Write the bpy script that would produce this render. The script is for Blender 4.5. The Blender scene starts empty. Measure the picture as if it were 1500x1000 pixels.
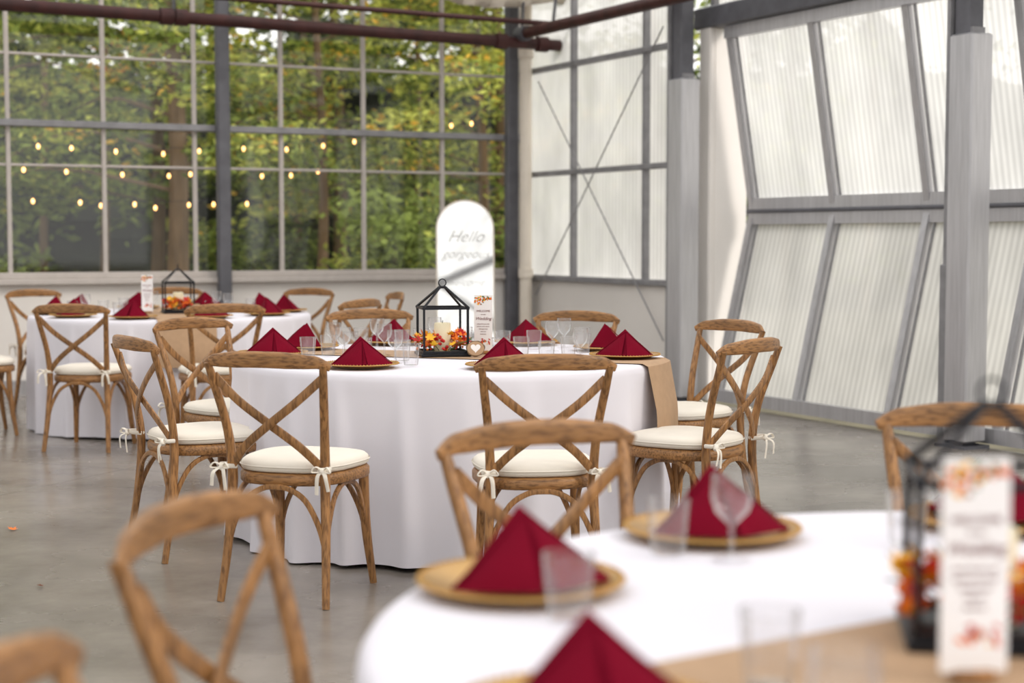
import bpy, math, random
import numpy as np
from mathutils import Vector, Matrix
R = random.Random(7)
sc = bpy.context.scene
sc.view_settings.view_transform = 'Standard'
sc.view_settings.look = 'None'
sc.view_settings.exposure = 0.0

# ------------------------------------------------------------ materials
def srgb(r, g, b):
    f = lambda c: (c/255/12.92) if c/255 <= .04045 else ((c/255+.055)/1.055)**2.4
    return (f(r), f(g), f(b), 1)
def mat(name):
    m = bpy.data.materials.new(name); m.use_nodes = True
    nt = m.node_tree
    return m, nt, nt.nodes['Principled BSDF'], nt.nodes['Material Output']
def simple(name, col, rough=.6, metal=0, var=.12, scale=8, bump=0, bscale=40, sheen=0, stretch=(1,1,1), coat=0, spec=None):
    m, nt, p, o = mat(name)
    tc = nt.nodes.new('ShaderNodeTexCoord'); mp = nt.nodes.new('ShaderNodeMapping')
    mp.inputs['Scale'].default_value = stretch
    nt.links.new(tc.outputs['Object'], mp.inputs[0])
    n = nt.nodes.new('ShaderNodeTexNoise'); n.inputs['Scale'].default_value = scale; n.inputs['Detail'].default_value = 4
    nt.links.new(mp.outputs[0], n.inputs['Vector'])
    cr = nt.nodes.new('ShaderNodeValToRGB')
    c = col
    cr.color_ramp.elements[0].position = .3; cr.color_ramp.elements[1].position = .7
    cr.color_ramp.elements[0].color = (c[0]*(1-var), c[1]*(1-var), c[2]*(1-var), 1)
    cr.color_ramp.elements[1].color = (min(1, c[0]*(1+var)), min(1, c[1]*(1+var)), min(1, c[2]*(1+var)), 1)
    nt.links.new(n.outputs['Fac'], cr.inputs[0]); nt.links.new(cr.outputs[0], p.inputs['Base Color'])
    p.inputs['Roughness'].default_value = rough; p.inputs['Metallic'].default_value = metal
    if spec is not None: p.inputs['Specular IOR Level'].default_value = spec
    if sheen: p.inputs['Sheen Weight'].default_value = sheen
    if coat: p.inputs['Coat Weight'].default_value = coat
    if bump:
        n2 = nt.nodes.new('ShaderNodeTexNoise'); n2.inputs['Scale'].default_value = bscale; n2.inputs['Detail'].default_value = 3
        nt.links.new(mp.outputs[0], n2.inputs['Vector'])
        b = nt.nodes.new('ShaderNodeBump'); b.inputs['Strength'].default_value = bump; b.inputs['Distance'].default_value = .01
        nt.links.new(n2.outputs['Fac'], b.inputs['Height']); nt.links.new(b.outputs[0], p.inputs['Normal'])
    return m
def woodmat(name, stretch):
    m = simple(name, srgb(160, 115, 69), .42, var=.26, scale=10, stretch=stretch, bump=.2, bscale=60)
    nt = m.node_tree; p = nt.nodes['Principled BSDF']
    src = p.inputs['Base Color'].links[0].from_socket
    mp = [n for n in nt.nodes if n.type == 'MAPPING'][0]
    n = nt.nodes.new('ShaderNodeTexNoise'); n.inputs['Scale'].default_value = 55; n.inputs['Detail'].default_value = 5
    nt.links.new(mp.outputs[0], n.inputs['Vector'])
    cr = nt.nodes.new('ShaderNodeValToRGB'); cr.color_ramp.elements[0].position = .36; cr.color_ramp.elements[1].position = .55
    cr.color_ramp.elements[0].color = (.38, .33, .28, 1); cr.color_ramp.elements[1].color = (1, 1, 1, 1)
    nt.links.new(n.outputs['Fac'], cr.inputs[0])
    mx = nt.nodes.new('ShaderNodeMixRGB'); mx.blend_type = 'MULTIPLY'; mx.inputs[0].default_value = .85
    nt.links.new(src, mx.inputs[1]); nt.links.new(cr.outputs[0], mx.inputs[2]); nt.links.new(mx.outputs[0], p.inputs['Base Color'])
    return m
M_wood = woodmat('oak_wood', (2.2, 2.2, .35))
M_woodr = woodmat('oak_rail_wood', (.35, 2.2, 2.5))
M_wood2 = woodmat('oak_seat_wood', (.5, 2.5, 2.5))
M_cush = simple('cream_canvas', srgb(234, 226, 213), .9, var=.03, bump=.15, bscale=300)
M_cloth = simple('white_linen', srgb(228, 225, 233), .85, var=.01, scale=3, bump=.05, bscale=500)
M_run = simple('kraft_runner', srgb(178, 146, 115), .8, var=.05, scale=30, bump=.1, bscale=300)
M_gold = simple('gold_charger', srgb(200, 156, 88), .3, metal=1, var=.06)
M_nap = simple('burgundy_napkin', srgb(110, 2, 30), .9, var=.1, bump=.15, bscale=250, spec=.12)
M_black = simple('black_metal', srgb(32, 33, 38), .4, metal=.6, var=.1)
M_wax = simple('ivory_wax', srgb(236, 224, 190), .5, var=.02)
M_card = simple('white_card', srgb(240, 237, 236), .6, var=.01)
M_ink = simple('brown_ink', srgb(120, 60, 60), .8)
M_steel = simple('galvanised_steel', srgb(138, 137, 140), .5, metal=.2, var=.15, scale=12)
M_mull = simple('pale_mullion', srgb(190, 182, 176), .55, var=.06, scale=12)
M_steeld = simple('dark_steel', srgb(96, 96, 102), .5, metal=.25, var=.15, scale=10)
M_alum = simple('brushed_aluminium', srgb(190, 189, 192), .36, metal=.5, var=.10, scale=6, stretch=(8, 8, .5))
M_white = simple('painted_white_panel', srgb(232, 227, 222), .6, var=.03, scale=2)
M_cream = simple('cream_pvc', srgb(226, 216, 202), .5, var=.03)
M_pipe = simple('rust_red_pipe', srgb(64, 30, 28), .5, metal=.2, var=.3, scale=9)
M_bark = simple('bark', srgb(112, 90, 66), .9, var=.3, scale=12, stretch=(1, 1, .2), bump=.6, bscale=14)
M_fab = simple('canvas_valance', srgb(224, 214, 200), .9, var=.03)
M_ground = simple('leaf_litter_ground', srgb(110, 104, 84), .95, var=.35, scale=2.5)
M_leaf_r = simple('leaf_red', srgb(190, 24, 18), .6)
M_leaf_o = simple('leaf_orange', srgb(236, 118, 14), .6)
M_leaf_y = simple('leaf_yellow', srgb(242, 186, 44), .6)
M_leaf_d = simple('leaf_brown', srgb(110, 52, 22), .7)
M_pink = simple('floral_pink_print', srgb(205, 90, 80), .7)
M_dkgreen = simple('sprig_green', srgb(90, 110, 60), .7)
M_mirror = simple('mirror_silver', (.80, .80, .79, 1), .03, metal=1, var=.01)
M_whitepaint = simple('grey_lettering', srgb(180, 180, 178), .6)

def leafmat(name, col):
    m, nt, p, o = mat(name)
    d = nt.nodes.new('ShaderNodeBsdfDiffuse'); t = nt.nodes.new('ShaderNodeBsdfTranslucent')
    g = nt.nodes.new('ShaderNodeNewGeometry'); hv = nt.nodes.new('ShaderNodeHueSaturation')
    mr = nt.nodes.new('ShaderNodeMapRange'); mr.inputs['To Min'].default_value = .55; mr.inputs['To Max'].default_value = 1.6
    nt.links.new(g.outputs['Random Per Island'], mr.inputs['Value']); nt.links.new(mr.outputs[0], hv.inputs['Value'])
    hv.inputs['Color'].default_value = col
    mx = nt.nodes.new('ShaderNodeMixShader'); mx.inputs[0].default_value = .5
    nt.links.new(hv.outputs[0], d.inputs[0]); nt.links.new(hv.outputs[0], t.inputs[0])
    nt.links.new(d.outputs[0], mx.inputs[1]); nt.links.new(t.outputs[0], mx.inputs[2])
    nt.links.new(mx.outputs[0], o.inputs[0]); nt.nodes.remove(p)
    return m
F_dark = leafmat('foliage_dark', srgb(82, 94, 58))
F_green = leafmat('foliage_green', srgb(136, 150, 80))
F_lime = leafmat('foliage_lime', srgb(190, 194, 100))
F_gold = leafmat('foliage_gold', srgb(232, 190, 88))
F_rust = leafmat('foliage_rust', srgb(214, 140, 76))
FM = [F_dark, F_green, F_lime, F_gold, F_rust]

def thin_glass(name, tint, refl=1.0, body=0.0, milk=0.0, blend=.35):
    m, nt, p, o = mat(name); nt.nodes.remove(p)
    tr = nt.nodes.new('ShaderNodeBsdfTransparent'); tr.inputs[0].default_value = tint
    gl = nt.nodes.new('ShaderNodeBsdfGlossy'); gl.inputs['Roughness'].default_value = .04
    lw = nt.nodes.new('ShaderNodeLayerWeight'); lw.inputs[0].default_value = blend
    ml = nt.nodes.new('ShaderNodeMath'); ml.operation = 'MULTIPLY_ADD'
    ml.inputs[1].default_value = refl; ml.inputs[2].default_value = body; ml.use_clamp = True
    nt.links.new(lw.outputs['Fresnel'], ml.inputs[0])
    mx = nt.nodes.new('ShaderNodeMixShader')
    base = tr
    if milk:
        df = nt.nodes.new('ShaderNodeBsdfTranslucent'); df.inputs[0].default_value = (1, 1, 1, 1)
        m0 = nt.nodes.new('ShaderNodeMixShader'); m0.inputs[0].default_value = milk
        nt.links.new(tr.outputs[0], m0.inputs[1]); nt.links.new(df.outputs[0], m0.inputs[2]); base = m0
    nt.links.new(ml.outputs[0], mx.inputs[0]); nt.links.new(base.outputs[0], mx.inputs[1]); nt.links.new(gl.outputs[0], mx.inputs[2])
    nt.links.new(mx.outputs[0], o.inputs[0])
    return m
M_glass = thin_glass('window_glass', (.94, .94, .92, 1), .9, .02)
M_cup = thin_glass('clear_cup', (.97, .97, .975, 1), .55, .05, .07, .22)

def polycarb(name, transp, rib=60.0, axis='X', tint=(.96, .95, .93, 1), lo=.80):
    m, nt, p, o = mat(name); nt.nodes.remove(p)
    tc = nt.nodes.new('ShaderNodeTexCoord'); sp = nt.nodes.new('ShaderNodeSeparateXYZ')
    nt.links.new(tc.outputs['Object'], sp.inputs[0])
    mu = nt.nodes.new('ShaderNodeMath'); mu.operation = 'MULTIPLY'; mu.inputs[1].default_value = rib*2
    nt.links.new(sp.outputs[axis], mu.inputs[0])
    sn = nt.nodes.new('ShaderNodeMath'); sn.operation = 'SINE'; nt.links.new(mu.outputs[0], sn.inputs[0])
    mr = nt.nodes.new('ShaderNodeMapRange'); mr.inputs['From Min'].default_value = -1
    mr.inputs['To Min'].default_value = lo; mr.inputs['To Max'].default_value = 1.0
    nt.links.new(sn.outputs[0], mr.inputs['Value'])
    mps = nt.nodes.new('ShaderNodeMapping'); mps.inputs['Scale'].default_value = (2.2, 1, .9)
    nt.links.new(tc.outputs['Object'], mps.inputs[0])
    ns = nt.nodes.new('ShaderNodeTexNoise'); ns.inputs['Scale'].default_value = 1.3; ns.inputs['Detail'].default_value = 4
    nt.links.new(mps.outputs[0], ns.inputs['Vector'])
    mr2 = nt.nodes.new('ShaderNodeMapRange'); mr2.inputs['From Min'].default_value = .3; mr2.inputs['From Max'].default_value = .7
    mr2.inputs['To Min'].default_value = .72; mr2.inputs['To Max'].default_value = 1
    nt.links.new(ns.outputs['Fac'], mr2.inputs['Value'])
    mm = nt.nodes.new('ShaderNodeMath'); mm.operation = 'MULTIPLY'
    nt.links.new(mr.outputs[0], mm.inputs[0]); nt.links.new(mr2.outputs[0], mm.inputs[1])
    vm = nt.nodes.new('ShaderNodeVectorMath'); vm.operation = 'SCALE'; vm.inputs[0].default_value = tint[:3]
    nt.links.new(mm.outputs[0], vm.inputs['Scale'])
    tl = nt.nodes.new('ShaderNodeBsdfTranslucent'); tr = nt.nodes.new('ShaderNodeBsdfTransparent')
    df = nt.nodes.new('ShaderNodeBsdfDiffuse')
    for s in (tl, tr, df): nt.links.new(vm.outputs[0], s.inputs[0])
    m1 = nt.nodes.new('ShaderNodeMixShader'); m1.inputs[0].default_value = .10
    nt.links.new(tl.outputs[0], m1.inputs[1]); nt.links.new(df.outputs[0], m1.inputs[2])
    m2 = nt.nodes.new('ShaderNodeMixShader'); m2.inputs[0].default_value = transp
    nt.links.new(m1.outputs[0], m2.inputs[1]); nt.links.new(tr.outputs[0], m2.inputs[2])
    nt.links.new(m2.outputs[0], o.inputs[0])
    return m
M_poly = polycarb('ribbed_polycarbonate', .17)
M_roof = polycarb('roof_polycarbonate', .6, 10, lo=.9)

m, nt, p, o = mat('polished_concrete'); M_conc = m
tc = nt.nodes.new('ShaderNodeTexCoord')
n = nt.nodes.new('ShaderNodeTexNoise'); n.inputs['Scale'].default_value = .9; n.inputs['Detail'].default_value = 8; n.inputs['Roughness'].default_value = .65
cr = nt.nodes.new('ShaderNodeValToRGB'); cr.color_ramp.elements[0].position = .34; cr.color_ramp.elements[1].position = .66
cr.color_ramp.elements[0].color = srgb(108, 101, 94); cr.color_ramp.elements[1].color = srgb(158, 150, 141)
nt.links.new(tc.outputs['Object'], n.inputs['Vector']); nt.links.new(n.outputs['Fac'], cr.inputs[0])
bk = nt.nodes.new('ShaderNodeTexBrick'); bk.offset = 0
bk.inputs['Scale'].default_value = 1; bk.inputs['Brick Width'].default_value = 4.2; bk.inputs['Row Height'].default_value = 4.2
bk.inputs['Mortar Size'].default_value = .006; bk.inputs['Mortar Smooth'].default_value = .2
bk.inputs['Color1'].default_value = (1, 1, 1, 1); bk.inputs['Color2'].default_value = (1, 1, 1, 1); bk.inputs['Mortar'].default_value = (.7, .7, .7, 1)
mpp = nt.nodes.new('ShaderNodeMapping'); mpp.inputs['Location'].default_value = (1.2, 1.5, 0); mpp.inputs['Rotation'].default_value = (0, 0, .42)
nt.links.new(tc.outputs['Object'], mpp.inputs[0]); nt.links.new(mpp.outputs[0], bk.inputs['Vector'])
mx = nt.nodes.new('ShaderNodeMixRGB'); mx.blend_type = 'MULTIPLY'; mx.inputs[0].default_value = 1
nt.links.new(cr.outputs[0], mx.inputs[1]); nt.links.new(bk.outputs['Color'], mx.inputs[2]); nt.links.new(mx.outputs[0], p.inputs['Base Color'])
n2 = nt.nodes.new('ShaderNodeTexNoise'); n2.inputs['Scale'].default_value = 2.2; n2.inputs['Detail'].default_value = 5
nt.links.new(tc.outputs['Object'], n2.inputs['Vector'])
mr = nt.nodes.new('ShaderNodeMapRange'); mr.inputs['To Min'].default_value = .12; mr.inputs['To Max'].default_value = .38
nt.links.new(n2.outputs['Fac'], mr.inputs['Value']); nt.links.new(mr.outputs[0], p.inputs['Roughness'])

m, nt, p, o = mat('reflected_bulb'); M_bulbrefl = m  # emissive colour imitates bulbs reflected in the window panes
p.inputs['Base Color'].default_value = (1, .75, .4, 1)
p.inputs['Emission Color'].default_value = (1, .5, .16, 1); p.inputs['Emission Strength'].default_value = 4.5

# ------------------------------------------------------------ mesh builder
def catmull(pts, k=6, closed=False):
    P = [Vector(q) for q in pts]; n = len(P); out = []
    rng = range(n) if closed else range(n-1)
    for i in rng:
        p1, p2 = P[i], P[(i+1) % n]
        p0 = P[i-1] if (closed or i > 0) else p1*2-p2
        p3 = P[(i+2) % n] if (closed or i+2 < n) else p2*2-p1
        for j in range(k):
            t = j/k
            out.append(.5*((2*p1)+(p2-p0)*t+(2*p0-5*p1+4*p2-p3)*t*t+(3*p1-p0-3*p2+p3)*t**3))
    if not closed: out.append(P[-1].copy())
    return out
class B:
    def __init__(s): s.v = []; s.f = []; s.m = []; s.mats = []
    def mi(s, m):
        if m not in s.mats: s.mats.append(m)
        return s.mats.index(m)
    def add(s, vs, fs, m):
        o = len(s.v); s.v += [tuple(q) for q in vs]; k = s.mi(m)
        for f in fs: s.f.append(tuple(o+i for i in f)); s.m.append(k)
    def box(s, c, d, m, rz=0, M=None, bev=.0):
        x, y, z = d[0]/2, d[1]/2, d[2]/2
        b = min(bev, x*.45, y*.45, z*.45)
        if b > 0:
            vs = []
            for (zz, ins) in ((-z, b), (-z+b, 0), (z-b, 0), (z, b)):
                X, Y = x-ins, y-ins; cb = b
                for (sx, sy) in ((1, 1), (-1, 1), (-1, -1), (1, -1)):
                    a = (sx*X, sy*(Y-cb)); bb = (sx*(X-cb), sy*Y)
                    seq = (a, bb) if sx*sy > 0 else (bb, a)
                    for q in seq: vs.append(Vector((q[0], q[1], zz)))
            fs = [tuple(range(7, -1, -1)), tuple(range(24, 32))]
            for r in range(3):
                for i in range(8):
                    j = (i+1) % 8; fs.append((r*8+i, r*8+j, r*8+8+j, r*8+8+i))
        else:
            vs = [Vector((a*x, bb*y, cc*z)) for cc in (-1, 1) for (a, bb) in ((-1, -1), (1, -1), (1, 1), (-1, 1))]
            fs = [(3, 2, 1, 0), (4, 5, 6, 7), (0, 1, 5, 4), (1, 2, 6, 5), (2, 3, 7, 6), (3, 0, 4, 7)]
        Rm = M if M is not None else Matrix.Rotation(rz, 3, 'Z')
        s.add([Rm @ q+Vector(c) for q in vs], fs, m)
    def bar(s, a, b, w, h, m, ref=(0, 0, 1)):
        s.sweep([a, b], w, h, ref, m, n=4, k=1, pw=99)
    def sweep(s, pts, w, h, ref, m, n=10, k=6, tap=None, closed=False, pw=2.6):
        P = catmull(pts, k, closed) if k > 1 else [Vector(q) for q in pts]
        ref = Vector(ref); N = len(P); vs = []
        for i, q in enumerate(P):
            if closed: T = P[(i+1) % N]-P[i-1]
            else: T = P[min(i+1, N-1)]-P[max(i-1, 0)]
            T.normalize(); A = ref-ref.dot(T)*T
            if A.length < 1e-4: A = Vector((1, 0, 0))-T.x*T
            A.normalize(); Bv = T.cross(A)
            tt = 1 if tap is None else np.interp(i/(N-1), np.linspace(0, 1, len(tap)), tap)
            for j in range(n):
                if pw > 50:
                    ca, sa = ((1, 1), (-1, 1), (-1, -1), (1, -1))[j]
                else:
                    a = 2*math.pi*j/n; ca, sa = math.cos(a), math.sin(a)
                    ca = math.copysign(abs(ca)**(2/pw), ca); sa = math.copysign(abs(sa)**(2/pw), sa)
                vs.append(q+A*(ca*w/2*tt)+Bv*(sa*h/2*tt))
        fs = []
        for i in range(N if closed else N-1):
            i2 = (i+1) % N
            for j in range(n):
                j2 = (j+1) % n; fs.append((i*n+j, i*n+j2, i2*n+j2, i2*n+j))
        if not closed:
            fs.append(tuple(range(n-1, -1, -1))); fs.append(tuple((N-1)*n+j for j in range(n)))
        s.add(vs, fs, m)
    def lathe(s, prof, m, n=32, c=(0, 0, 0), cap0=True, cap1=True, rib=0, ribn=12):
        vs = []; fs = []
        for (r, z) in prof:
            for j in range(n):
                a = 2*math.pi*j/n; rr = r*(1+rib*math.cos(a*ribn))
                vs.append((c[0]+rr*math.cos(a), c[1]+rr*math.sin(a), c[2]+z))
        for i in range(len(prof)-1):
            for j in range(n):
                j2 = (j+1) % n; fs.append((i*n+j, i*n+j2, (i+1)*n+j2, (i+1)*n+j))
        if cap0: fs.append(tuple(range(n-1, -1, -1)))
        if cap1: fs.append(tuple((len(prof)-1)*n+j for j in range(n)))
        s.add(vs, fs, m)
    def stack(s, fn, lv, m, n=48, cap0=True, cap1=True):
        vs = []; fs = []
        for (off, z) in lv:
            for j in range(n): x, y = fn(2*math.pi*j/n, off); vs.append((x, y, z))
        for i in range(len(lv)-1):
            for j in range(n):
                j2 = (j+1) % n; fs.append((i*n+j, i*n+j2, (i+1)*n+j2, (i+1)*n+j))
        if cap0: fs.append(tuple(range(n-1, -1, -1)))
        if cap1: fs.append(tuple((len(lv)-1)*n+j for j in range(n)))
        s.add(vs, fs, m)
    def text(s, body, size, mtx, m, shear=0, ext=.0004, align='CENTER', off=0):
        c = bpy.data.curves.new('t', 'FONT'); c.body = body; c.size = size; c.align_x = align; c.shear = shear; c.extrude = ext; c.offset = off
        ob = bpy.data.objects.new('t', c); sc.collection.objects.link(ob)
        dg = bpy.context.evaluated_depsgraph_get(); me = bpy.data.meshes.new_from_object(ob.evaluated_get(dg))
        s.add([mtx @ v.co for v in me.vertices], [tuple(pp.vertices) for pp in me.polygons], m)
        bpy.data.objects.remove(ob); bpy.data.meshes.remove(me); bpy.data.curves.remove(c)
    def mesh(s, name, ang=40):
        me = bpy.data.meshes.new(name); me.from_pydata(s.v, [], s.f)
        for mm in s.mats: me.materials.append(mm)
        me.polygons.foreach_set('material_index', s.m)
        me.polygons.foreach_set('use_smooth', [True]*len(s.f)); me.update()
        me.set_sharp_from_angle(angle=math.radians(ang))
        return me
def place(name, me, loc=(0, 0, 0), rz=0, rot=None, sc_=1):
    ob = bpy.data.objects.new(name, me); ob.location = loc
    ob.rotation_euler = rot if rot else (0, 0, rz); ob.scale = (sc_,)*3
    sc.collection.objects.link(ob); return ob

# ------------------------------------------------------------ room frames
RW_O = Vector((1.36, 12.2, 0)); RW_A = math.atan2(-.881, .472)       # local x: toward viewer, y: outward
BW_O = Vector((.114, 14.5, 0)); BW_A = math.atan2(-.434, -.901)      # local x: leftwards, y: inward
def P2(u, w):
    return Vector((.114-.901*u+.472*w, 14.5-.434*u-.881*w, 0))
LU, LW = 11.5, 20.0
b = B()
q = [P2(0, 0), P2(LU, 0), P2(LU, LW), P2(0, LW)]
b.add([Vector((v.x, v.y, z)) for z in (-.12, 0) for v in q], [(0, 1, 2, 3), (7, 6, 5, 4), (0, 4, 5, 1), (1, 5, 6, 2), (2, 6, 7, 3), (3, 7, 4, 0)], M_conc)
place('floor', b.mesh('floor'))
b = B(); b.add([(-60, -40, -.06), (60, -40, -.06), (60, 70, -.06), (-60, 70, -.06)], [(0, 1, 2, 3)], M_ground)
place('ground_outside', b.mesh('ground_outside'))
EH = 4.3
b = B()
mid0, mid1 = P2(LU/2, -.3), P2(LU/2, LW)
qs = [P2(-.3, -.3), P2(-.3, LW), P2(LU+.3, LW), P2(LU+.3, -.3)]
b.add([(qs[0].x, qs[0].y, EH), (qs[1].x, qs[1].y, EH), (mid1.x, mid1.y, EH+1.8), (mid0.x, mid0.y, EH+1.8)], [(0, 1, 2, 3)], M_roof)
b.add([(qs[3].x, qs[3].y, EH), (qs[2].x, qs[2].y, EH), (mid1.x, mid1.y, EH+1.8), (mid0.x, mid0.y, EH+1.8)], [(0, 1, 2, 3)], M_roof)
for i in range(7):
    w = i*3.2+.1; a, c, d = P2(0, w), P2(LU/2, w), P2(LU, w)
    for (s0, s1, z0, z1) in ((a, c, EH-.08, EH+1.7), (d, c, EH-.08, EH+1.7)):
        b.bar((s0.x, s0.y, z0), (s1.x, s1.y, z1), .12, .08, M_steel)
for i in range(1, 6):
    u = i*LU/6; zz = EH+1.75-abs(u-LU/2)/(LU/2)*1.8
    a, c = P2(u, 0), P2(u, LW); b.bar((a.x, a.y, zz), (c.x, c.y, zz), .06, .05, M_steel)
place('ceiling', b.mesh('ceiling'))

# back wall
BL = LU
b = B()
b.box((BL/2, -.06, .46), (BL, .12, .92), M_white)
b.box((BL/2, .03, .905), (BL, .10, .05), M_mull, bev=.008)
b.box((BL/2, .03, .06), (BL, .03, .12), M_alum)
place('wall_back', b.mesh('wall_back'), BW_O, BW_A)
b = B()
b.add([(0, -.05, .93), (BL, -.05, .93), (BL, -.05, EH+.2), (0, -.05, EH+.2)], [(0, 1, 2, 3)], M_glass)
xs = [.06]+[.81+.7495*i for i in range(15) if .81+.7495*i < BL]
for x in xs: b.box((x, -.03, (EH+.93)/2), (.034, .05, EH-.93), M_mull, bev=.006)
for z, hh, dd, mm in ((1.84, .022, .03, M_mull), (2.72, .022, .03, M_mull), (2.17, .055, .1, M_steel), (3.55, .06, .1, M_steel), (.955, .05, .08, M_mull), (EH, .12, .1, M_steel)):
    b.box((BL/2, 0 if dd > .05 else -.03, z), (BL, dd, hh), mm, bev=.005)
place('window_1', b.mesh('window_1'), BW_O, BW_A)
b = B()
for x in (.18, 2.85, 6.9, 10.9):
    b.box((x, .1, EH/2), (.105, .1, EH), M_steeld, bev=.01)
    b.box((x, .1, .01), (.2, .2, .02), M_steeld)
place('steel_wall_posts', b.mesh('steel_wall_posts'), BW_O, BW_A)
b = B()
b.lathe([(.055, 0), (.055, 2.86), (.07, 2.87), (.07, 2.98), (.055, 2.99), (.055, EH)], M_cream, 20)
b.lathe([(.068, .9), (.068, .98)], M_cream, 20)
b.sweep([(0, 0, 3.0), (.08, 0, 3.1), (.2, 0, 3.14)], .09, .09, (0, 1, 0), M_cream, n=12)
place('downpipe', b.mesh('downpipe'), (.125, 14.22, 0), RW_A)

b = B()
pz = lambda x: 2.955+.013*x
b.sweep([(-.15, .55, pz(-.15)), (BL-.1, .55, pz(BL))], .10, .10, (0, 0, 1), M_pipe, n=14, k=1, pw=2)
b.sweep([(-.25, .75, pz(0)+.15), (6.4, .75, pz(6.4)+.15)], .045, .045, (0, 0, 1), M_pipe, n=12, k=1, pw=2)
for x in (.1, .5, 3.3, 3.42, 6.2): b.sweep([(x-.05, .55, pz(x)), (x+.05, .55, pz(x))], .135, .135, (0, 0, 1), M_pipe, n=14, k=1, pw=2)
for x in (.3, 3.36, 7): b.bar((x, .55, pz(x)), (x, .7, EH), .02, .02, M_steeld)
place('curtain_pipe', b.mesh('curtain_pipe'), BW_O, BW_A)
b = B()
b.sweep([(-2.0, -.35, 3.03), (7, -.35, 3.03)], .10, .10, (0, 0, 1), M_pipe, n=14, k=1, pw=2)
b.sweep([(-2.1, -.35, 3.03), (-1.95, -.35, 3.03)], .13, .13, (0, 0, 1), M_steeld, n=14, k=1, pw=2)
for x in (-1.5, 1, 4): b.bar((x, -.35, 3.03), (x, -.2, EH), .02, .02, M_steeld)
place('curtain_pipe', b.mesh('curtain_pipe_side'), RW_O, RW_A)
b = B(); vs = []; fs = []; NX = 120
for i in range(NX+1):
    x = -.1+i/NX*2.6
    for j, (z, y) in enumerate(((3.75, .35), (3.6, .45), (3.5, .5), (3.47, .58), (3.52, .66), (3.7, .7))):
        sag = .10*abs(math.sin(x*2.4)); vs.append((x, y+.03*math.sin(x*23+j), z-.14-sag*(.3+.2*j if j < 4 else .6)))
for i in range(NX):
    for j in range(5): fs.append((i*6+j, i*6+j+1, (i+1)*6+j+1, (i+1)*6+j))
b.add(vs, fs, M_fab); place('canvas_valance', b.mesh('canvas_valance', 80), BW_O, BW_A)

# right wall
b = B()
b.box((-1.35, .05, .45), (2.6, .1, .9), M_white)
b.box((-1.35, -.01, .9), (2.6, .08, .05), M_steel, bev=.006)
b.box((-1.35, -.01, .06), (2.6, .04, .12), M_alum)
place('wall_right', b.mesh('wall_right'), RW_O, RW_A)
b = B()
b.add([(-2.64, .04, .92), (-.05, .04, .92), (-.05, .04, EH), (-2.64, .04, EH)], [(0, 1, 2, 3)], M_poly)
for x in (-2.6, -1.742, -.595): b.box((x, 0, (EH+.92)/2), (.04, .06, EH-.92), M_steel, bev=.006)
for z in (1.83, 2.76, 3.7): b.box((-1.35, -.01, z), (2.6, .08, .045), M_steel, bev=.006)
place('window_2', b.mesh('window_2'), RW_O, RW_A)
b = B()
b.sweep([(-2.25, -.07, 2.65), (-.22, -.07, .45)], .012, .012, (0, 1, 0), M_steel, n=8, k=1, pw=2)
b.sweep([(-2.25, -.09, .75), (-.22, -.09, 2.9)], .012, .012, (0, 1, 0), M_steel, n=8, k=1, pw=2)
place('cross_brace_rods', b.mesh('cross_brace_rods'), RW_O, RW_A)
b = B()
b.add([(.0, .2, 2.95), (17, .2, 2.95), (17, .2, EH), (.0, .2, EH)], [(0, 1, 2, 3)], M_poly)
b.box((8.5, .12, 2.93), (17, .16, .16), M_steeld, bev=.01)
b.box((8.5, .12, 3.6), (17, .06, .05), M_steel)
for i in range(17): b.box((.1+i, .17, 3.6), (.045, .05, 1.3), M_steel)
place('window_3', b.mesh('window_3'), RW_O, RW_A)
for k, L in enumerate((.1, 3.09, 8.2, 13.4)):
    b = B()
    b.box((0, 0, EH/2), (.12, .12, EH), M_steeld, bev=.008)
    b.box((-.085, -.01, EH/2), (.03, .14, EH), M_steel)
    b.box((.03, -.01, 1.25), (.19, .17, 2.42), M_alum, bev=.01)
    b.box((0, 0, .01), (.26, .2, .02), M_steeld)
    if k: b.box((-.09, -.01, .55), (.07, .15, 1.1), M_steel, bev=.006)
    b.box((.03, 0, 2.48), (.1, .1, .04), M_steel)
    o = RW_O+Vector((math.cos(RW_A)*L-.12*.881, math.sin(RW_A)*L-.12*.472, 0))
    place('steel_column', b.mesh('steel_column'), o, RW_A)
b = B(); b.box((.14, .1, 1.45), (.14, .1, 2.9), M_white, bev=.01); b.box((.2, .25, 1.45), (.03, .3, 2.9), M_white)
place('trim_1', b.mesh('trim_1'), RW_O, RW_A)
b = B(); y0, y1, y2 = .02, .36, .12; zb, zf, zt = .03, 1.46, 2.84; D0, D1 = .33, 8.1
def lerp(a, c, t): return a+(c-a)*t
def panel(ya, za, yb, zb_):
    b.add([(D0, ya+.02, za), (D1, ya+.02, za), (D1, yb+.02, zb_), (D0, yb+.02, zb_)], [(0, 1, 2, 3)], M_poly)
    b.bar((D0, ya, za+.04), (D1, ya, za+.04), .06, .09, M_alum, (0, 1, 0))
    b.bar((D0, yb, zb_-.04), (D1, yb, zb_-.04), .06, .09, M_alum, (0, 1, 0))
    for i in range(9):
        x = D0+.03+i*.955
        b.bar((x, ya, za), (x, yb, zb_), .055, .05, M_alum, (1, 0, 0))
        if i < 8: b.bar((x+.062, ya+.01, za), (x+.062, yb+.01, zb_), .012, .02, M_steel, (1, 0, 0))
panel(y0, zb, y1, zf-.015); panel(y1, zf+.015, y2, zt)
b.sweep([(D0, y1-.035, zf), (D1, y1-.035, zf)], .03, .03, (0, 0, 1), M_steeld, n=8, k=1, pw=2)
place('door_1', b.mesh('door_1'), RW_O, RW_A)
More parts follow.
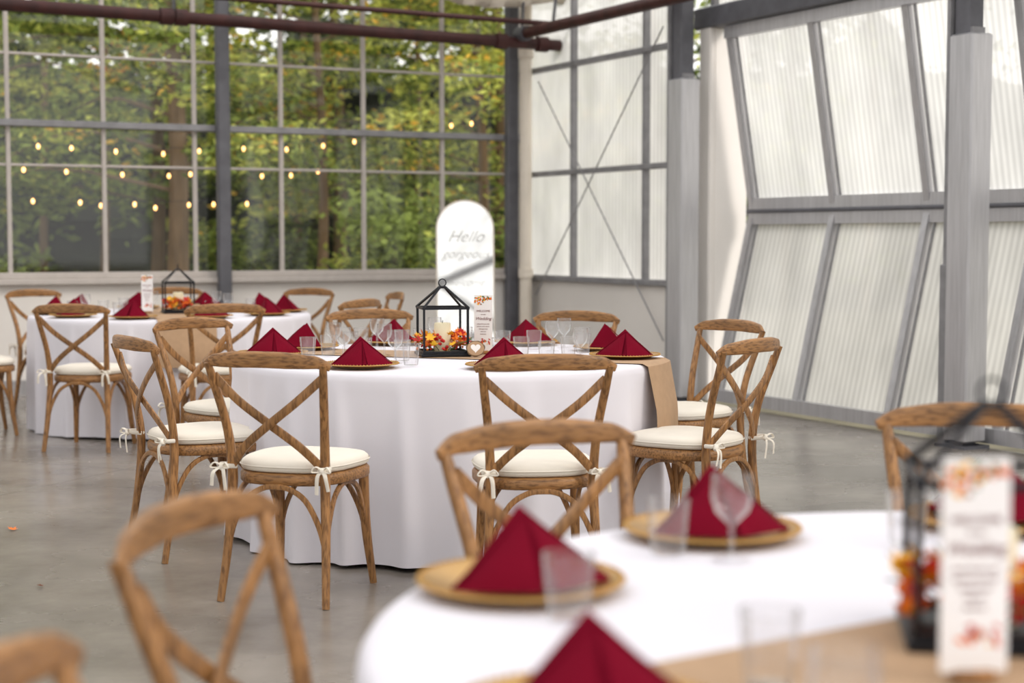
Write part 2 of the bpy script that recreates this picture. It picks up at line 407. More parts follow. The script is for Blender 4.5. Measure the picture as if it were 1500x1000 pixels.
b = B(); b.add([(8.3, .1, 0), (17, .1, 0), (17, .1, 2.9), (8.3, .1, 2.9)], [(0, 1, 2, 3)], M_poly)
for i in range(9): b.box((8.4+i, .06, 1.45), (.06, .07, 2.9), M_alum)
place('window_4', b.mesh('window_4'), RW_O, RW_A)
b = B(); o = P2(LU, 0)
b.add([(0, 0, 0), (LW, 0, 0), (LW, 0, EH), (0, 0, EH)], [(0, 1, 2, 3)], M_poly)
for i in range(21): b.box((i*1.0, .03, EH/2), (.05, .06, EH), M_steel)
for z in (.06, 1.0, 2.2, 3.4): b.box((LW/2, .04, z), (LW, .06, .06), M_steel)
place('wall_left', b.mesh('wall_left'), o, RW_A)

# ------------------------------------------------------------ chair
def seat_out(a, off):
    ca, sa = math.cos(a), math.sin(a); e = 2/3.0
    x = math.copysign(abs(ca)**e, ca); y = math.copysign(abs(sa)**e, sa)
    w = .205+.018*y
    return x*(w+off), y*(.205+off)
b = B()
for s in (-1, 1):
    b.sweep([(s*.200, -.250, 0), (s*.186, -.215, .2), (s*.176, -.195, .43), (s*.184, -.215, .60), (s*.205, -.266, .76), (s*.216, -.292, .836)], .030, .028, (1, 0, 0), M_wood, n=12, tap=[.85, 1, 1.15, 1, .95, .8])
    b.sweep([(s*.168, .150, .43), (s*.172, .160, .22), (s*.188, .190, 0)], .034, .034, (1, 0, 0), M_wood, n=12, tap=[1.05, 1, .72])
    b.sweep([(s*.204, -.268, .79), (s*.11, -.277-s*.004, .706), (0, -.262-s*.007, .624), (-s*.10, -.236-s*.004, .548), (-s*.170, -.205, .475)], .011, .030, (0, 1, 0), M_wood, n=10, pw=4)
rail = []
for i in range(13):
    u = -1+i/6; rail.append((.236*u, -.276-.052*(1-u*u), .838+.014*(1-u*u)-(.012 if abs(u) > .95 else 0)))
b.sweep(rail, .056, .026, (0, 0, 1), M_woodr, n=14, k=4, tap=[.45, .78, .9, 1, 1, 1, 1, 1, .9, .78, .45], pw=3.2)
b.stack(seat_out, [(-.02, .405), (.0, .408), (.004, .414), (.004, .438), (-.004, .448), (-.03, .449)], M_wood2)
b.stack(seat_out, [(-.03, .4495), (-.006, .452), (.001, .458), (.003, .470), (-.001, .482), (-.012, .491), (-.035, .496), (-.08, .498)], M_cush)
b.stack(lambda a, o: seat_out(a, o), [(.0045, .468), (.0065, .471), (.0045, .474)], M_cush, cap0=False, cap1=False)
def arch(p, q2):
    p, q2 = Vector(p), Vector(q2); pts = []
    for t, z in ((0, .185), (.07, .275), (.2, .36), (.36, .398), (.5, .405), (.64, .398), (.8, .36), (.93, .275), (1, .185)):
        r = p.lerp(q2, t); pts.append((r.x, r.y, z))
    d = (q2-p).normalized(); b.sweep(pts, .016, .020, Vector((0, 0, 1)).cross(d), M_wood, n=8, k=4, pw=3)
fl, fr, bl, br = (-.172, .162), (.172, .162), (-.186, -.215), (.186, -.215)
for a, c in ((fl, fr), (fl, bl), (fr, br), (bl, br)): arch((*a, 0), (*c, 0))
for s in (-1, 1):
    b.sweep([(s*.160, -.19, .468), (s*.20, -.205, .475), (s*.205, -.235, .476), (s*.175, -.24, .474), (s*.158, -.2, .468)], .016, .008, (0, 0, 1), M_cush, n=6, k=5)
    for dx, dz, dy in ((.03, -.065, -.02), (-.018, -.08, -.01)):
        b.sweep([(s*.19, -.238, .472), (s*(.19+dx*.7), -.25+dy, .455), (s*(.19+dx), -.247+dy, .472+dz)], .014, .004, (1, 0, 0), M_cush, n=6)
    for dx in (-.02, .022):
        b.sweep([(s*.19, -.24, .472), (s*(.19+dx), -.258, .487), (s*(.19+dx*1.6), -.262, .470), (s*.19, -.244, .468)], .011, .005, (0, 1, 0), M_cush, n=6)
    b.sweep([(s*.183, -.247, .474), (s*.197, -.247, .466)], .02, .02, (0, 0, 1), M_cush, n=8, k=1, pw=2)
chair_me = b.mesh('dining_chair', 50)
chairs = [
    (.078, 5.47, 97), (-.745, 5.56, 72), (-1.25, 6.32, 34), (-1.31, 7.32, -40), (-.68, 8.14, -73), (.23, 7.92, -112),
    (.78, 7.15, 214), (.69, 6.17, 142),
    (-1.78, 9.42, 112), (-2.53, 9.42, 82), (-3.42, 10.05, 28), (-3.33, 11.45, -40), (-2.58, 11.85, -80), (-1.68, 11.66, -120),
    (-1.20, 9.98, 152), (-1.10, 10.98, 197),
    (.195, 2.99, -60), (-.18, 2.17, -17), (-.165, 1.375, 2), (1.02, 3.30, 258)]
for i, (x, y, a) in enumerate(chairs):
    place('dining_chair', chair_me, (x, y, 0), math.radians(a-90))

# ------------------------------------------------------------ tables
def table_mesh(seed):
    r = random.Random(seed); ph = [r.uniform(0, 6.28) for _ in range(6)]
    folds = []
    a = 0
    while a < 6.2:
        folds.append((a+r.uniform(-.04, .04), r.uniform(.035, .07), r.uniform(.4, 1.0), r.uniform(-.05, .05)))
        a += r.uniform(.17, .32)
    b = B(); N = 540; prof = [(.0001, .75)]+[(x, .75) for x in (.2, .4, .6, .78, .88)]+[(.912, .749), (.924, .744), (.931, .733), (.934, .715)]
    nd = 20; vs = []
    for (rr, z) in prof:
        for j in range(N):
            a = 2*math.pi*j/N; vs.append((rr*math.cos(a), rr*math.sin(a), z))
    for i in range(1, nd+1):
        z = .715-(.715-.012)*i/nd; d = (i/nd)
        for j in range(N):
            a = 2*math.pi*j/N; f = 0
            for (fa, fw, fh, fd) in folds:
                da = (a-fa-fd*d+math.pi) % (2*math.pi)-math.pi
                if abs(da) < .3: f += fh*math.exp(-(da/(fw*(.65+.45*d)))**2)
            f += .2*math.sin(9*a+ph[0])
            rr = .934+d**.65*(.056*f-.018)
            zz = z+(.008*math.sin(5*a+ph[1]) if i == nd else 0)
            vs.append((rr*math.cos(a), rr*math.sin(a), max(zz, .004)))
    rows = len(prof)+nd; fs = []
    for i in range(rows-1):
        for j in range(N):
            j2 = (j+1) % N; fs.append((i*N+j2, i*N+j, (i+1)*N+j, (i+1)*N+j2))
    b.add(vs, fs, M_cloth)
    b.lathe([(.05, .72), (.905, .72), (.905, .742), (.05, .742)], M_wood2, 48)
    for k in range(4):
        a = k*math.pi/2+.5; b.sweep([(.55*math.cos(a), .55*math.sin(a), .72), (.6*math.cos(a), .6*math.sin(a), 0)], .03, .03, (1, 0, 0), M_steeld, n=8, k=1)
    return b.mesh('banquet_table', 60)
def runner_mesh():
    b = B(); W = .18; nu = 10; path = []
    nd = 8
    for i in range(nd+1): path.append(('d', -1, i/nd))
    for i in range(25): path.append(('t', -1+2*i/24, 0))
    for i in range(nd, -1, -1): path.append(('d', 1, i/nd))
    vs = []
    for kind, sgn, t in path:
        for k in range(nu+1):
            u = -W+2*W*k/nu
            if kind == 'd':
                z = .46+(.742-.46)*t; dd = 1-t
                rr = .948+.036*min(1, dd*1.5)+.004*math.sin(u*40+3)*dd
                e = math.sqrt(rr*rr-u*u); vs.append((sgn*e, u, z))
            else:
                e = math.sqrt(.925**2-u*u); vs.append((sgn*e, u, .7535))
    n = nu+1; fs = [(i*n+k, i*n+k+1, (i+1)*n+k+1, (i+1)*n+k) for i in range(len(path)-1) for k in range(nu)]
    b.add(vs, fs, M_run); return b.mesh('table_runner', 50)
run_me = runner_mesh()
T1, T2, T3 = Vector((.736, 2.0, 0)), Vector((-.266, 6.78, 0)), Vector((-2.30, 10.6, 0))
for i, (T, ra) in enumerate(((T1, 33), (T2, -20), (T3, -72))):
    place('banquet_table', table_mesh(11+i), T)
    place('table_runner', run_me, T, math.radians(ra))

b = B(); b.lathe([(.001, .0), (.095, 0), (.10, .001), (.125, .008), (.146, .0125), (.151, .0125), (.153, .0145), (.150, .0165), (.143, .0155), (.12, .011), (.102, .0045), (.09, .0035), (.001, .0035)], M_gold, 64, cap0=True, cap1=True)
for k in range(72):
    a = 2*math.pi*k/72; b.lathe([(.001, -.0028), (.0026, -.0015), (.0026, .0015), (.001, .0028)], M_gold, 6, (.1475*math.cos(a), .1475*math.sin(a), .0165))
charger_me = b.mesh('charger_plate', 60)
def napkin_mesh(seed):
    b = B()
    A = Vector((0, .01, .108)); L = Vector((-.118, -.045, .002)); Rr = Vector((.118, -.045, .002)); Fr = Vector((.012, -.095, .002)); Bk = Vector((0, .088, .002))
    def tri(p, q2, s2, bul, n=9):
        nrm = (q2-p).cross(s2-p).normalized(); vs = []; idx = {}
        for i in range(n+1):
            for j in range(n+1-i):
                u, v = i/n, j/n; w = 1-u-v
                pt = p*w+q2*u+s2*v
                e = min(u, v, w)*3
                pt = pt+nrm*(bul*4*(u*v+v*w+w*u)/1.33*e**.5+.0015*math.sin(31*u+17*v+seed)*e)
                idx[(i, j)] = len(vs); vs.append(pt)
        fs = []
        for i in range(n):
            for j in range(n-i):
                fs.append((idx[(i, j)], idx[(i+1, j)], idx[(i, j+1)]))
                if i+j < n-1: fs.append((idx[(i+1, j)], idx[(i+1, j+1)], idx[(i, j+1)]))
        b.add(vs, fs, M_nap)
    tri(A, L, Fr, -.007); tri(A, Fr, Rr, .008); tri(A, Bk, L, -.004); tri(A, Rr, Bk, -.004)
    A2 = A+Vector((.004, -.012, -.010))
    tri(A2, L+Vector((.004, -.012, 0)), Fr+Vector((-.02, -.008, 0)), .006); tri(A2, Fr+Vector((.004, -.008, 0)), Rr+Vector((-.004, -.012, 0)), .006)
    b.add([L, Fr, Rr, Bk], [(3, 2, 1, 0)], M_nap)
    for p_, q_ in ((L, Fr), (Fr, Rr), (Rr, Bk), (Bk, L)): b.sweep([p_+Vector((0, 0, .002)), (p_+q_)/2+Vector((0, 0, .002)), q_+Vector((0, 0, .002))], .007, .007, (0, 0, 1), M_nap, n=6, k=3)
    b.sweep([L+Vector((0, 0, .003)), A2*.5+L*.5+Vector((0, -.004, .003)), A2], .005, .003, (0, 1, 0), M_nap, n=6, k=5)
    b.sweep([Rr+Vector((0, 0, .003)), A2*.5+Rr*.5+Vector((0, -.004, .003)), A2], .005, .003, (0, 1, 0), M_nap, n=6, k=5)
    return b.mesh('folded_napkin', 35)
naps = [napkin_mesh(i) for i in range(3)]
def setting(T, ang, rad, rot=None, s=1):
    a = math.radians(ang); x, y = T.x+rad*math.cos(a), T.y+rad*math.sin(a)
    z = .7545
    place('charger_plate', charger_me, (x, y, z))
    rz = (a+math.pi/2) if rot is None else math.radians(rot)
    place('folded_napkin', naps[R.randrange(3)], (x, y, z+.012), rz)
for ang, ro in ((161, 20), (121, 12), (211, 10), (81, 160), (250, None), (295, None), (335, None), (20, None)): setting(T1, ang, .765, ro)
for ang, ra, ro in ((-71, .72, 5), (-117, .72, 12), (182, .765, 10), (152, .765, None), (113, .765, None), (64, .76, 170), (24, .76, None), (-12, .76, -8)):
    setting(T2, ang, ra, ro)
for k in range(10): setting(T3, -100+36*k+4, .76)

b = B(); b.lathe([(.001, .003), (.027, .003), (.029, .02), (.0345, .088)], M_cup, 48, rib=.03, ribn=12, cap1=False)
b.lathe([(.0335, .0865), (.0348, .0865), (.0350, .0885), (.0335, .0885), (.0335, .0865)], M_cup, 36, cap0=False, cap1=False)
tumbler_me = b.mesh('tumbler_glass', 50)
b = B(); b.lathe([(.031, .001), (.008, .004), (.0045, .012), (.0042, .055), (.012, .062), (.028, .078), (.034, .1), (.032, .135)], M_cup, 28, cap0=False, cap1=False)
b.lathe([(.0312, .1335), (.0322, .1335), (.0322, .1355), (.0312, .1355), (.0312, .1335)], M_cup, 28, cap0=False, cap1=False)
goblet_me = b.mesh('wine_goblet', 50)
for x, y, k in ((.075, 2.06, 0), (.25, 2.49, 0), (.345, 2.44, 1), (.65, 2.56, 0), (.29, 1.74, 0), (.30, 1.40, 1), (.72, 2.62, 1), (1.05, 2.5, 0),
                (-.40, 6.20, 0), (-.47, 6.30, 1), (-.62, 6.55, 0), (-.70, 6.5, 1), (-.79, 6.73, 0), (-.86, 6.60, 0), (-.78, 6.86, 1), (-.72, 6.98, 0), (-.62, 7.2, 1), (-.5, 7.12, 0), (-.55, 6.75, 1),
                (-.70, 7.28, 0), (-.42, 7.22, 0), (-.36, 7.3, 1), (-.22, 7.35, 0), (-.04, 7.05, 0), (-.12, 7.2, 1), (.04, 6.62, 0), (-.05, 6.56, 0), (.10, 7.08, 0), (.18, 7.0, 1), (.31, 6.85, 0),
                (.24, 7.22, 1), (.33, 7.32, 0), (.14, 6.35, 0), (.28, 6.42, 1), (.24, 6.66, 0), (-.45, 6.42, 0),
                (-2.9, 10.35, 0), (-2.8, 10.3, 1), (-2.72, 10.45, 0), (-2.0, 10.4, 0), (-1.9, 10.5, 1), (-2.05, 10.9, 1), (-2.7, 10.9, 0), (-1.8, 10.8, 0), (-2.55, 10.15, 0), (-2.5, 10.95, 1)):
    place('tumbler_glass' if k == 0 else 'wine_goblet', tumbler_me if k == 0 else goblet_me, (x, y, .7545))

def lantern_mesh():
    b = B(); w = .095; ze = .205
    b.box((0, 0, .007), (.215, .215, .014), M_black, bev=.003)
    for sx in (-1, 1):
        for sy in (-1, 1):
            b.bar((sx*w, sy*w, .01), (sx*w, sy*w, ze), .008, .008, M_black, (1, 0, 0))
            b.bar((sx*(w+.004), sy*(w+.004), ze), (sx*.012, sy*.012, .292), .008, .008, M_black, (1, 0, 0))
            b.bar((sx*w*.96, sy*w*.96, .02), (sx*w*.96, sy*w*.96, ze), .004, .004, M_black, (1, 0, 0))
    for z in (.018, ze):
        for s in (-1, 1):
            b.bar((-w-.006, s*w, z), (w+.006, s*w, z), .010, .009, M_black); b.bar((s*w, -w-.006, z), (s*w, w+.006, z), .010, .009, M_black)
    b.box((0, 0, .293), (.032, .032, .010), M_black, bev=.003)
    b.sweep([(.016*math.cos(a), 0, .312+.016*math.sin(a)) for a in [i*math.pi/6 for i in range(12)]], .005, .005, (0, 1, 0), M_black, n=8, k=2, closed=True)
    b.lathe([(.034, .014), (.036, .018), (.036, .135), (.032, .140), (.012, .136), (.001, .134)], M_wax, 28)
    b.sweep([(0, 0, .134), (.001, 0, .15)], .003, .003, (1, 0, 0), M_black, n=6, k=1)
    return b.mesh('lantern', 40)
lan_me = lantern_mesh()
tips = [(-90, .25), (-60, .35), (-35, .75), (-15, .45), (10, .95), (38, .5), (62, .8), (76, .6), (90, 1.0), (104, .6), (118, .8), (142, .5), (170, .95), (195, .45), (215, .75), (240, .35)]
MAP = [(r*math.cos(math.radians(a)), r*math.sin(math.radians(a))) for a, r in tips]
def garland_mesh(seed):
    r = random.Random(seed); b = B()
    for i in range(76):
        a = r.uniform(0, 6.28); rr = r.uniform(.045, .115); x, y = rr*math.cos(a)*1.0, rr*math.sin(a)*.85
        z = r.uniform(.018, .08)*(1.3-rr*3.5); z = max(z, .014)
        s = r.uniform(.018, .032)
        Mx = Matrix.Translation((x, y, z+.005)) @ Matrix.Rotation(r.uniform(0, 6.28), 4, 'Z') @ Matrix.Rotation(r.uniform(.2, 1.25), 4, 'X')
        vs = [Mx @ Vector((0, 0, -.1*s))]+[Mx @ Vector((px*s, py*s, .22*s*(px*px+py*py))) for px, py in MAP]
        zmin = min(v.z for v in vs)
        if zmin < .002: vs = [v+Vector((0, 0, .002-zmin)) for v in vs]
        b.add(vs, [(0, k+1, (k+1) % len(MAP)+1) for k in range(len(MAP))], r.choice([M_leaf_r, M_leaf_r, M_leaf_o, M_leaf_o, M_leaf_y, M_leaf_y]))
    for i in range(56):
        a = r.uniform(0, 6.28); rr = r.uniform(.045, .12); z = r.uniform(.015, .08); q_ = r.uniform(.004, .0085)
        b.lathe([(.001, -q_), (q_*.75, -q_*.65), (q_, 0), (q_*.75, q_*.65), (.001, q_)], r.choice([M_leaf_r, M_leaf_r, M_leaf_r, M_leaf_o]), 8, (rr*math.cos(a), rr*math.sin(a)*.85, z))
    for i in range(14):
        a = r.uniform(0, 6.28); b.sweep([(.04*math.cos(a), .04*math.sin(a), .01), (.09*math.cos(a), .08*math.sin(a), .04), (.13*math.cos(a+.2), .10*math.sin(a+.2), .03+r.uniform(0, .06))], .003, .003, (0, 0, 1), M_dkgreen, n=5, k=3)
    return b.mesh('autumn_leaf_garland', 30)
def card_mesh(seed, hh=.245):
    r = random.Random(seed); b = B(); w = .080
    b.box((0, 0, hh/2+.012), (w, .003, hh), M_card, bev=.0008)
    b.box((0, .004, .008), (.05, .03, .014), M_wood, bev=.003)
    def T(z): return Matrix.Translation((0, -.0022, z)) @ Matrix.Rotation(math.pi/2, 4, 'X')
    b.text('WELCOME', .0125, T(.183), M_ink); b.text('to our', .008, T(.170), M_ink, .3)
    b.text('Wedding', .019, T(.148), M_ink, .35)
    for i, s in enumerate(('please find your seat', 'and join us for dinner', 'dancing & cake', 'with love', 'thank you')):
        b.text(s, .0065, T(.129-.011*i), M_ink)
    def spray(cx, cz, n, sp):
        for i in range(n):
            x = cx+r.gauss(0, sp); z = cz+r.gauss(0, sp*.55)
            x = max(-w/2+.004, min(w/2-.004, x)); z = max(.02, min(hh+.006, z)); s = r.uniform(.0035, .0075); a = r.uniform(0, 3.14)
            pts = [(x+s*math.cos(t)*math.cos(a)-s*.5*math.sin(t)*math.sin(a), -.0021-.0001*i/n, z+s*math.cos(t)*math.sin(a)+s*.5*math.sin(t)*math.cos(a)) for t in [k*math.pi/4 for k in range(8)]]
            b.add(pts, [tuple(range(8))], r.choice([M_pink, M_leaf_r, M_leaf_o, M_leaf_y, M_dkgreen, M_leaf_o]))
    spray(-.016, .234, 30, .016); spray(.02, .240, 12, .010); spray(.006, .052, 18, .011)
    return b.mesh('menu_card', 30)
card_me = card_mesh(3)
b = B()
hp = [(16*math.sin(t)**3, 13*math.cos(t)-5*math.cos(2*t)-2*math.cos(3*t)-math.cos(4*t)) for t in [i*2*math.pi/40 for i in range(40)]]
b.stack(lambda a, o: ((.040+o+.002*math.sin(a*5))*math.cos(a), (.034+o+.0015*math.sin(a*7))*math.sin(a)), [(-.002, -.005), (0, -.004), (0, .004), (-.002, .005)], M_bark, 40)
b.stack(lambda a, o: ((.036+o)*math.cos(a), (.030+o)*math.sin(a)), [(0, .0051), (-.0005, .0056)], M_run, 40)
vs = [(x*.0013, y*.0013+.002, .0062) for x, y in hp]; b.add(vs, [tuple(range(len(vs)))], M_card)
slice_me = b.mesh('wood_slice_table_number', 40)
zt_ = .7545
for i, (lx, ly, lr, cx, cy, crr, slx, sly) in enumerate((
        (.606, 1.975, -10, .525, 1.76, 6, .70, 1.78),
        (-.30, 6.76, 12, -.125, 6.83, -6, -.155, 6.66),
        (-2.25, 10.58, -72, -2.44, 10.5, -10, -2.10, 10.45))):
    place('lantern', lan_me, (lx, ly, zt_), math.radians(lr))
    place('autumn_leaf_garland', garland_mesh(50+i), (lx, ly, zt_+.012), math.radians(lr))
    place('menu_card', card_me, (cx, cy, zt_), math.radians(crr))
    place('wood_slice_table_number', slice_me, (slx, sly, zt_+.035), rot=(math.radians(78), 0, math.radians(crr+10)))

b = B(); W, H = .225, 1.38
def arch_pts(w, h, n=20): return [(-w, 0), (w, 0)]+[(w*math.cos(math.pi*i/n), h-w+w*math.sin(math.pi*i/n)) for i in range(n+1)]
pts = arch_pts(W, H); N = len(pts)
b.add([(x, -.004, z) for x, z in pts]+[(x, .012, z) for x, z in pts], [tuple(range(N))], M_mirror)
b.add([(x, .012, z) for x, z in pts], [tuple(range(N-1, -1, -1))], M_white)
b.sweep([(x, .0, z) for x, z in pts], .022, .014, (0, 1, 0), M_cream, n=8, k=1, closed=True)
for t_, z, s in (('Hello', 1.05, .13), ('gorgeous', .92, .10), ('welcome', .7, .08)):
    b.text(t_, s, Matrix.Translation((0, -.006, z)) @ Matrix.Rotation(math.pi/2, 4, 'X'), M_whitepaint, .5, off=-.0012)
for s in (-1, 1): b.bar((s*.06, .03, 1.15), (s*.26, .02, -.12), .03, .02, M_steeld, (1, 0, 0))
b.bar((0, .03, 1.1), (0, .42, .0), .03, .02, M_steeld, (1, 0, 0))
b.bar((-.25, -.01, -.01), (.25, -.01, -.01), .03, .05, M_steeld)
place('welcome_mirror_sign', b.mesh('welcome_mirror_sign', 35), (-.36, 12.3, .19), rot=(math.radians(-9), 0, math.radians(4)))

# ------------------------------------------------------------ bulbs added outside glass, standing in for string lights reflected in it
b = B()
def strand(t0, z0, t1, z1, sag, n, y=-.45):
    pts = []
    for i in range(25):
        t = i/24; pts.append((lerp(t0, t1, t)*2.306, y, lerp(z0, z1, t)-sag*4*t*(1-t)))
    b.sweep(pts, .006, .006, (0, 0, 1), M_black, n=5, k=1)
    for i in range(n):
        t = (i+.5)/n+R.uniform(-.45, .45)/n*.8; x = lerp(t0, t1, t)*2.306; z = lerp(z0, z1, t)-sag*4*t*(1-t)+R.uniform(-.02, .02)
        b.lathe([(.008, .02), (.008, -.018)], M_black, 8, (x, y, z))
        b.lathe([(.006, -.018), (.013, -.03), (.0155, -.042), (.011, -.055), (.003, -.062)], M_bulbrefl, 10, (x, y, z))
strand(3.2, 2.04, .72, 1.88, .10, 20); strand(2.0, 1.62, .9, 1.62, .05, 10); strand(1.95, 2.05, .05, 2.42, .16, 12)
place('string_light_reflections', b.mesh('string_light_reflections', 40), BW_O, BW_A)

# ------------------------------------------------------------ trees
def leaves_to(b_, cen, rad, n, size, pal, rs):
    idx = rs.integers(0, len(cen), n); c = np.array(cen)[idx]; rr = np.array(rad)[idx]
    P = c+rs.normal(0, 1, (n, 3))*rr*.55
    A = rs.normal(0, 1, (n, 3)); A[:, 2] *= .5; A /= np.linalg.norm(A, axis=1)[:, None]
    Bq = rs.normal(0, 1, (n, 3)); Bq -= (Bq*A).sum(1)[:, None]*A; Bq /= np.linalg.norm(Bq, axis=1)[:, None]
    s = size*rs.uniform(.6, 1.3, n)[:, None]
    V = np.stack([P-A*s, P+Bq*s*.45, P+A*s, P-Bq*s*.45], 1).reshape(-1, 3); V[:, 2] = np.maximum(V[:, 2], -.04)
    o = len(b_.v); b_.v += [tuple(q) for q in V.tolist()]
    cp = rs.random(len(cen))
    ks = [b_.mi(m) for m in FM]
    for i in range(n):
        b_.f.append((o+4*i, o+4*i+1, o+4*i+2, o+4*i+3))
        x = .65*cp[idx[i]]+.35*rs.random(); acc = 0; kk = ks[-1]
        for m_, w_ in zip(ks, pal):
            acc += w_
            if x < acc: kk = m_; break
        b_.m.append(kk)
def tree(x, y, h, seed, pal, tr=.12, n=5000, spread=2.4, size=.06, low=.25, lean=0):
    rs = np.random.default_rng(seed); b = B()
    b.sweep([(0, 0, -.1), (.05+lean*.3, .03, h*.3), (-.05+lean*.7, 0, h*.65), (lean, .1, h)], tr*2, tr*2, (1, 0, 0), M_bark, n=10, tap=[1.2, .9, .6, .15])
    cen = []; rad = []
    nb = 26
    for i in range(nb):
        z0 = h*(low+(.98-low)*i/nb); a = rs.uniform(0, 6.28); L = spread*(1-.55*(i/nb))*rs.uniform(.6, 1.1)
        ex = lean*z0/h
        p0 = (ex, 0, z0); p1 = (ex+L*.5*math.cos(a), L*.5*math.sin(a), z0+.25); p2 = (ex+L*math.cos(a), L*math.sin(a), z0+rs.uniform(-.25, .3))
        b.sweep([p0, p1, p2], tr*.45, tr*.45, (0, 0, 1), M_bark, n=5, k=3, tap=[1, .6, .15])
        for t in (.35, .55, .75, .95, 1.1):
            cen.append((ex+L*t*math.cos(a)+rs.normal(0, .15), L*t*math.sin(a)+rs.normal(0, .15), z0+.2*math.sin(t*3)+rs.normal(0, .1))); rad.append((.45, .45, .13))
    leaves_to(b, cen, rad, n, size, pal, rs)
    place('autumn_tree', b.mesh('autumn_tree', 30), (x, y, 0))
PG = [.24, .42, .26, .06, .02]; PY = [.16, .30, .34, .16, .04]; PD = [.6, .32, .06, .02, 0]
tree(-3.9, 18.2, 7.5, 1, PG, .12, 9500, 2.7, low=.24)
tree(-6.6, 19.5, 7.5, 2, PY, .09, 9000, 2.8, low=.26)
tree(-2.3, 18.8, 7, 3, PY, .06, 9000, 2.6, low=.26)
tree(-.4, 19.3, 6.5, 4, PY, .07, 9000, 2.4, low=.24)
tree(-8.8, 18, 7, 5, PG, .10, 6000, 2.6, low=.25)
tree(1.8, 20, 7, 6, PG, .1, 5000, 2.8, low=.2)
tree(-5.2, 23, 8, 7, PG, .10, 11000, 3.0, low=.22, size=.08)
tree(-2.6, 23.5, 8, 8, PG, .10, 11000, 3.0, low=.2, size=.08)
tree(-8.2, 23.5, 8, 9, PG, .10, 11000, 3.0, low=.2, size=.08)
tree(-.2, 23.5, 8, 10, PG, .10, 8000, 3.0, low=.2, size=.08)
tree(6.8, 16.5, 6, 12, PG, .12, 3500, 2.0, low=.3)
def shrub(x, y, w, h, seed, pal, n=2200):
    rs = np.random.default_rng(seed); b = B(); cen = []; rad = []
    for i in range(22):
        a = rs.uniform(0, 6.28); r_ = w*math.sqrt(rs.random())*.8; z = h*rs.uniform(.12, .85)
        cen.append((r_*math.cos(a), r_*math.sin(a), z)); rad.append((.3, .3, .25))
        b.sweep([(0, 0, -.05), (r_*.4*math.cos(a), r_*.4*math.sin(a), z*.6), (r_*math.cos(a), r_*math.sin(a), z)], .03, .03, (0, 1, 0), M_bark, n=5, k=3, tap=[1, .6, .3])
    leaves_to(b, cen, rad, n, .065, pal, rs); place('shrub', b.mesh('shrub', 30), (x, y, 0))
shrub(-1.3, 16.9, .8, 1.9, 21, PG, 3500); shrub(-5.5, 16.5, .8, 1.1, 22, PD); shrub(-3.6, 21.5, 1.4, 1.6, 23, PD, 3000); shrub(-7.6, 17, 1.0, 1.3, 24, PD); shrub(.6, 17.6, 1.0, 1.8, 25, PD, 3000)
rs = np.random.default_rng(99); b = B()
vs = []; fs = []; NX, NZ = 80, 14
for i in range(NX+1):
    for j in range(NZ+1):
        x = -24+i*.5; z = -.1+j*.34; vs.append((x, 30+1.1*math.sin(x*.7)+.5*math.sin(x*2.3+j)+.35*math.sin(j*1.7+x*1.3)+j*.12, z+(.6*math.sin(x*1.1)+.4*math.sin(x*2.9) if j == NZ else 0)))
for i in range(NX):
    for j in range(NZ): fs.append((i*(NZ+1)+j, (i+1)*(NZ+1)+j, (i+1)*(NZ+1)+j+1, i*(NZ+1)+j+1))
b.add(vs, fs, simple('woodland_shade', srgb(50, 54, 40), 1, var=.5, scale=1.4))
cen = [(rs.uniform(-22, 6), rs.uniform(27, 29.5), .8+8.0*rs.random()**.8) for _ in range(420)]
leaves_to(b, cen, [(.8, .5, .35)]*420, 34000, .13, [.38, .40, .16, .05, .01], rs)
for k in range(14):
    x = -22+k*2.2+rs.uniform(-.8, .8); b.sweep([(x, 27.4, -.1), (x+.1, 27.4, 4), (x+rs.uniform(-.5, .5), 27.5, 9)], .15, .15, (1, 0, 0), M_bark, n=8, k=3, tap=[1.1, .8, .4])
place('woodland_edge', b.mesh('woodland_edge', 30))

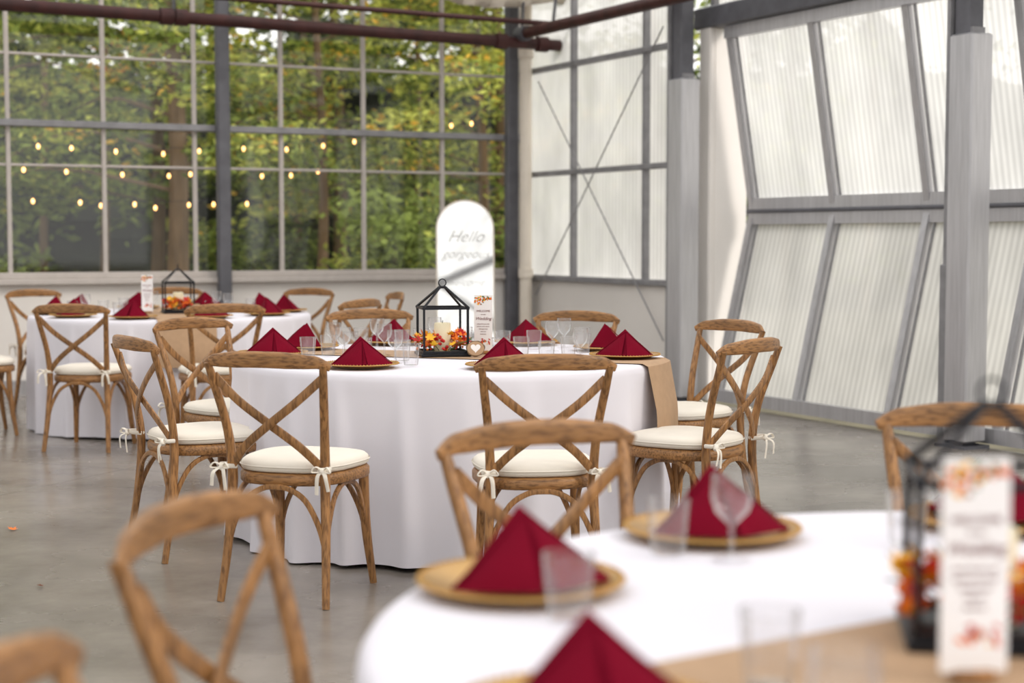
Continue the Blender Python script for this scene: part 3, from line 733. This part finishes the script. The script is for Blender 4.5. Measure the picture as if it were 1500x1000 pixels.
b = B()
for (x, y, a, s, mm) in ((-.40, 2.95, .4, .035, M_leaf_o), (-2.15, 6.7, 1.3, .03, M_leaf_o), (-.36, 2.93, 2.2, .03, M_leaf_d), (-1.7, 5.6, 2, .02, M_leaf_d), (2.3, 8.6, 1, .025, M_leaf_d)):
    Mx = Matrix.Translation((x, y, .006)) @ Matrix.Rotation(a, 4, 'Z') @ Matrix.Rotation(.15, 4, 'X')
    b.add([Mx @ Vector((0, 0, 0))]+[Mx @ Vector((px*s, py*s, .25*s*(px*px+py*py))) for px, py in MAP], [(0, k+1, (k+1) % len(MAP)+1) for k in range(len(MAP))], mm)
place('fallen_leaves', b.mesh('fallen_leaves'))

# ------------------------------------------------------------ light & camera
w = bpy.data.worlds.new('World'); sc.world = w; w.use_nodes = True
nt = w.node_tree; bg = nt.nodes['Background']
tc = nt.nodes.new('ShaderNodeTexCoord'); sp = nt.nodes.new('ShaderNodeSeparateXYZ'); cr = nt.nodes.new('ShaderNodeValToRGB')
nt.links.new(tc.outputs['Generated'], sp.inputs[0]); nt.links.new(sp.outputs['Z'], cr.inputs[0]); nt.links.new(cr.outputs[0], bg.inputs[0])
cr.color_ramp.elements[0].position = 0; cr.color_ramp.elements[0].color = (1, .985, .96, 1)
cr.color_ramp.elements[1].position = .8; cr.color_ramp.elements[1].color = (.97, .98, 1, 1)
bg.inputs[1].default_value = 1.75
sl = bpy.data.lights.new('sun', 'SUN'); sl.energy = 2.3; sl.angle = math.radians(18); sl.color = (1, .93, .84)
so = bpy.data.objects.new('sun', sl); so.rotation_euler = (math.radians(52), 0, math.radians(66)); so.location = (8, -3, 12); sc.collection.objects.link(so)
cam = bpy.data.cameras.new('camera'); cam.sensor_width = 36; cam.lens = 2300/1500*36
co = bpy.data.objects.new('camera', cam); co.location = (0, 0, 1.26)
co.rotation_euler = (math.radians(90)-math.atan(152/2300), 0, 0); sc.collection.objects.link(co)
cam.dof.use_dof = True; cam.dof.focus_distance = 6.1; cam.dof.aperture_fstop = 2.3
cam.clip_end = 300
sc.camera = co
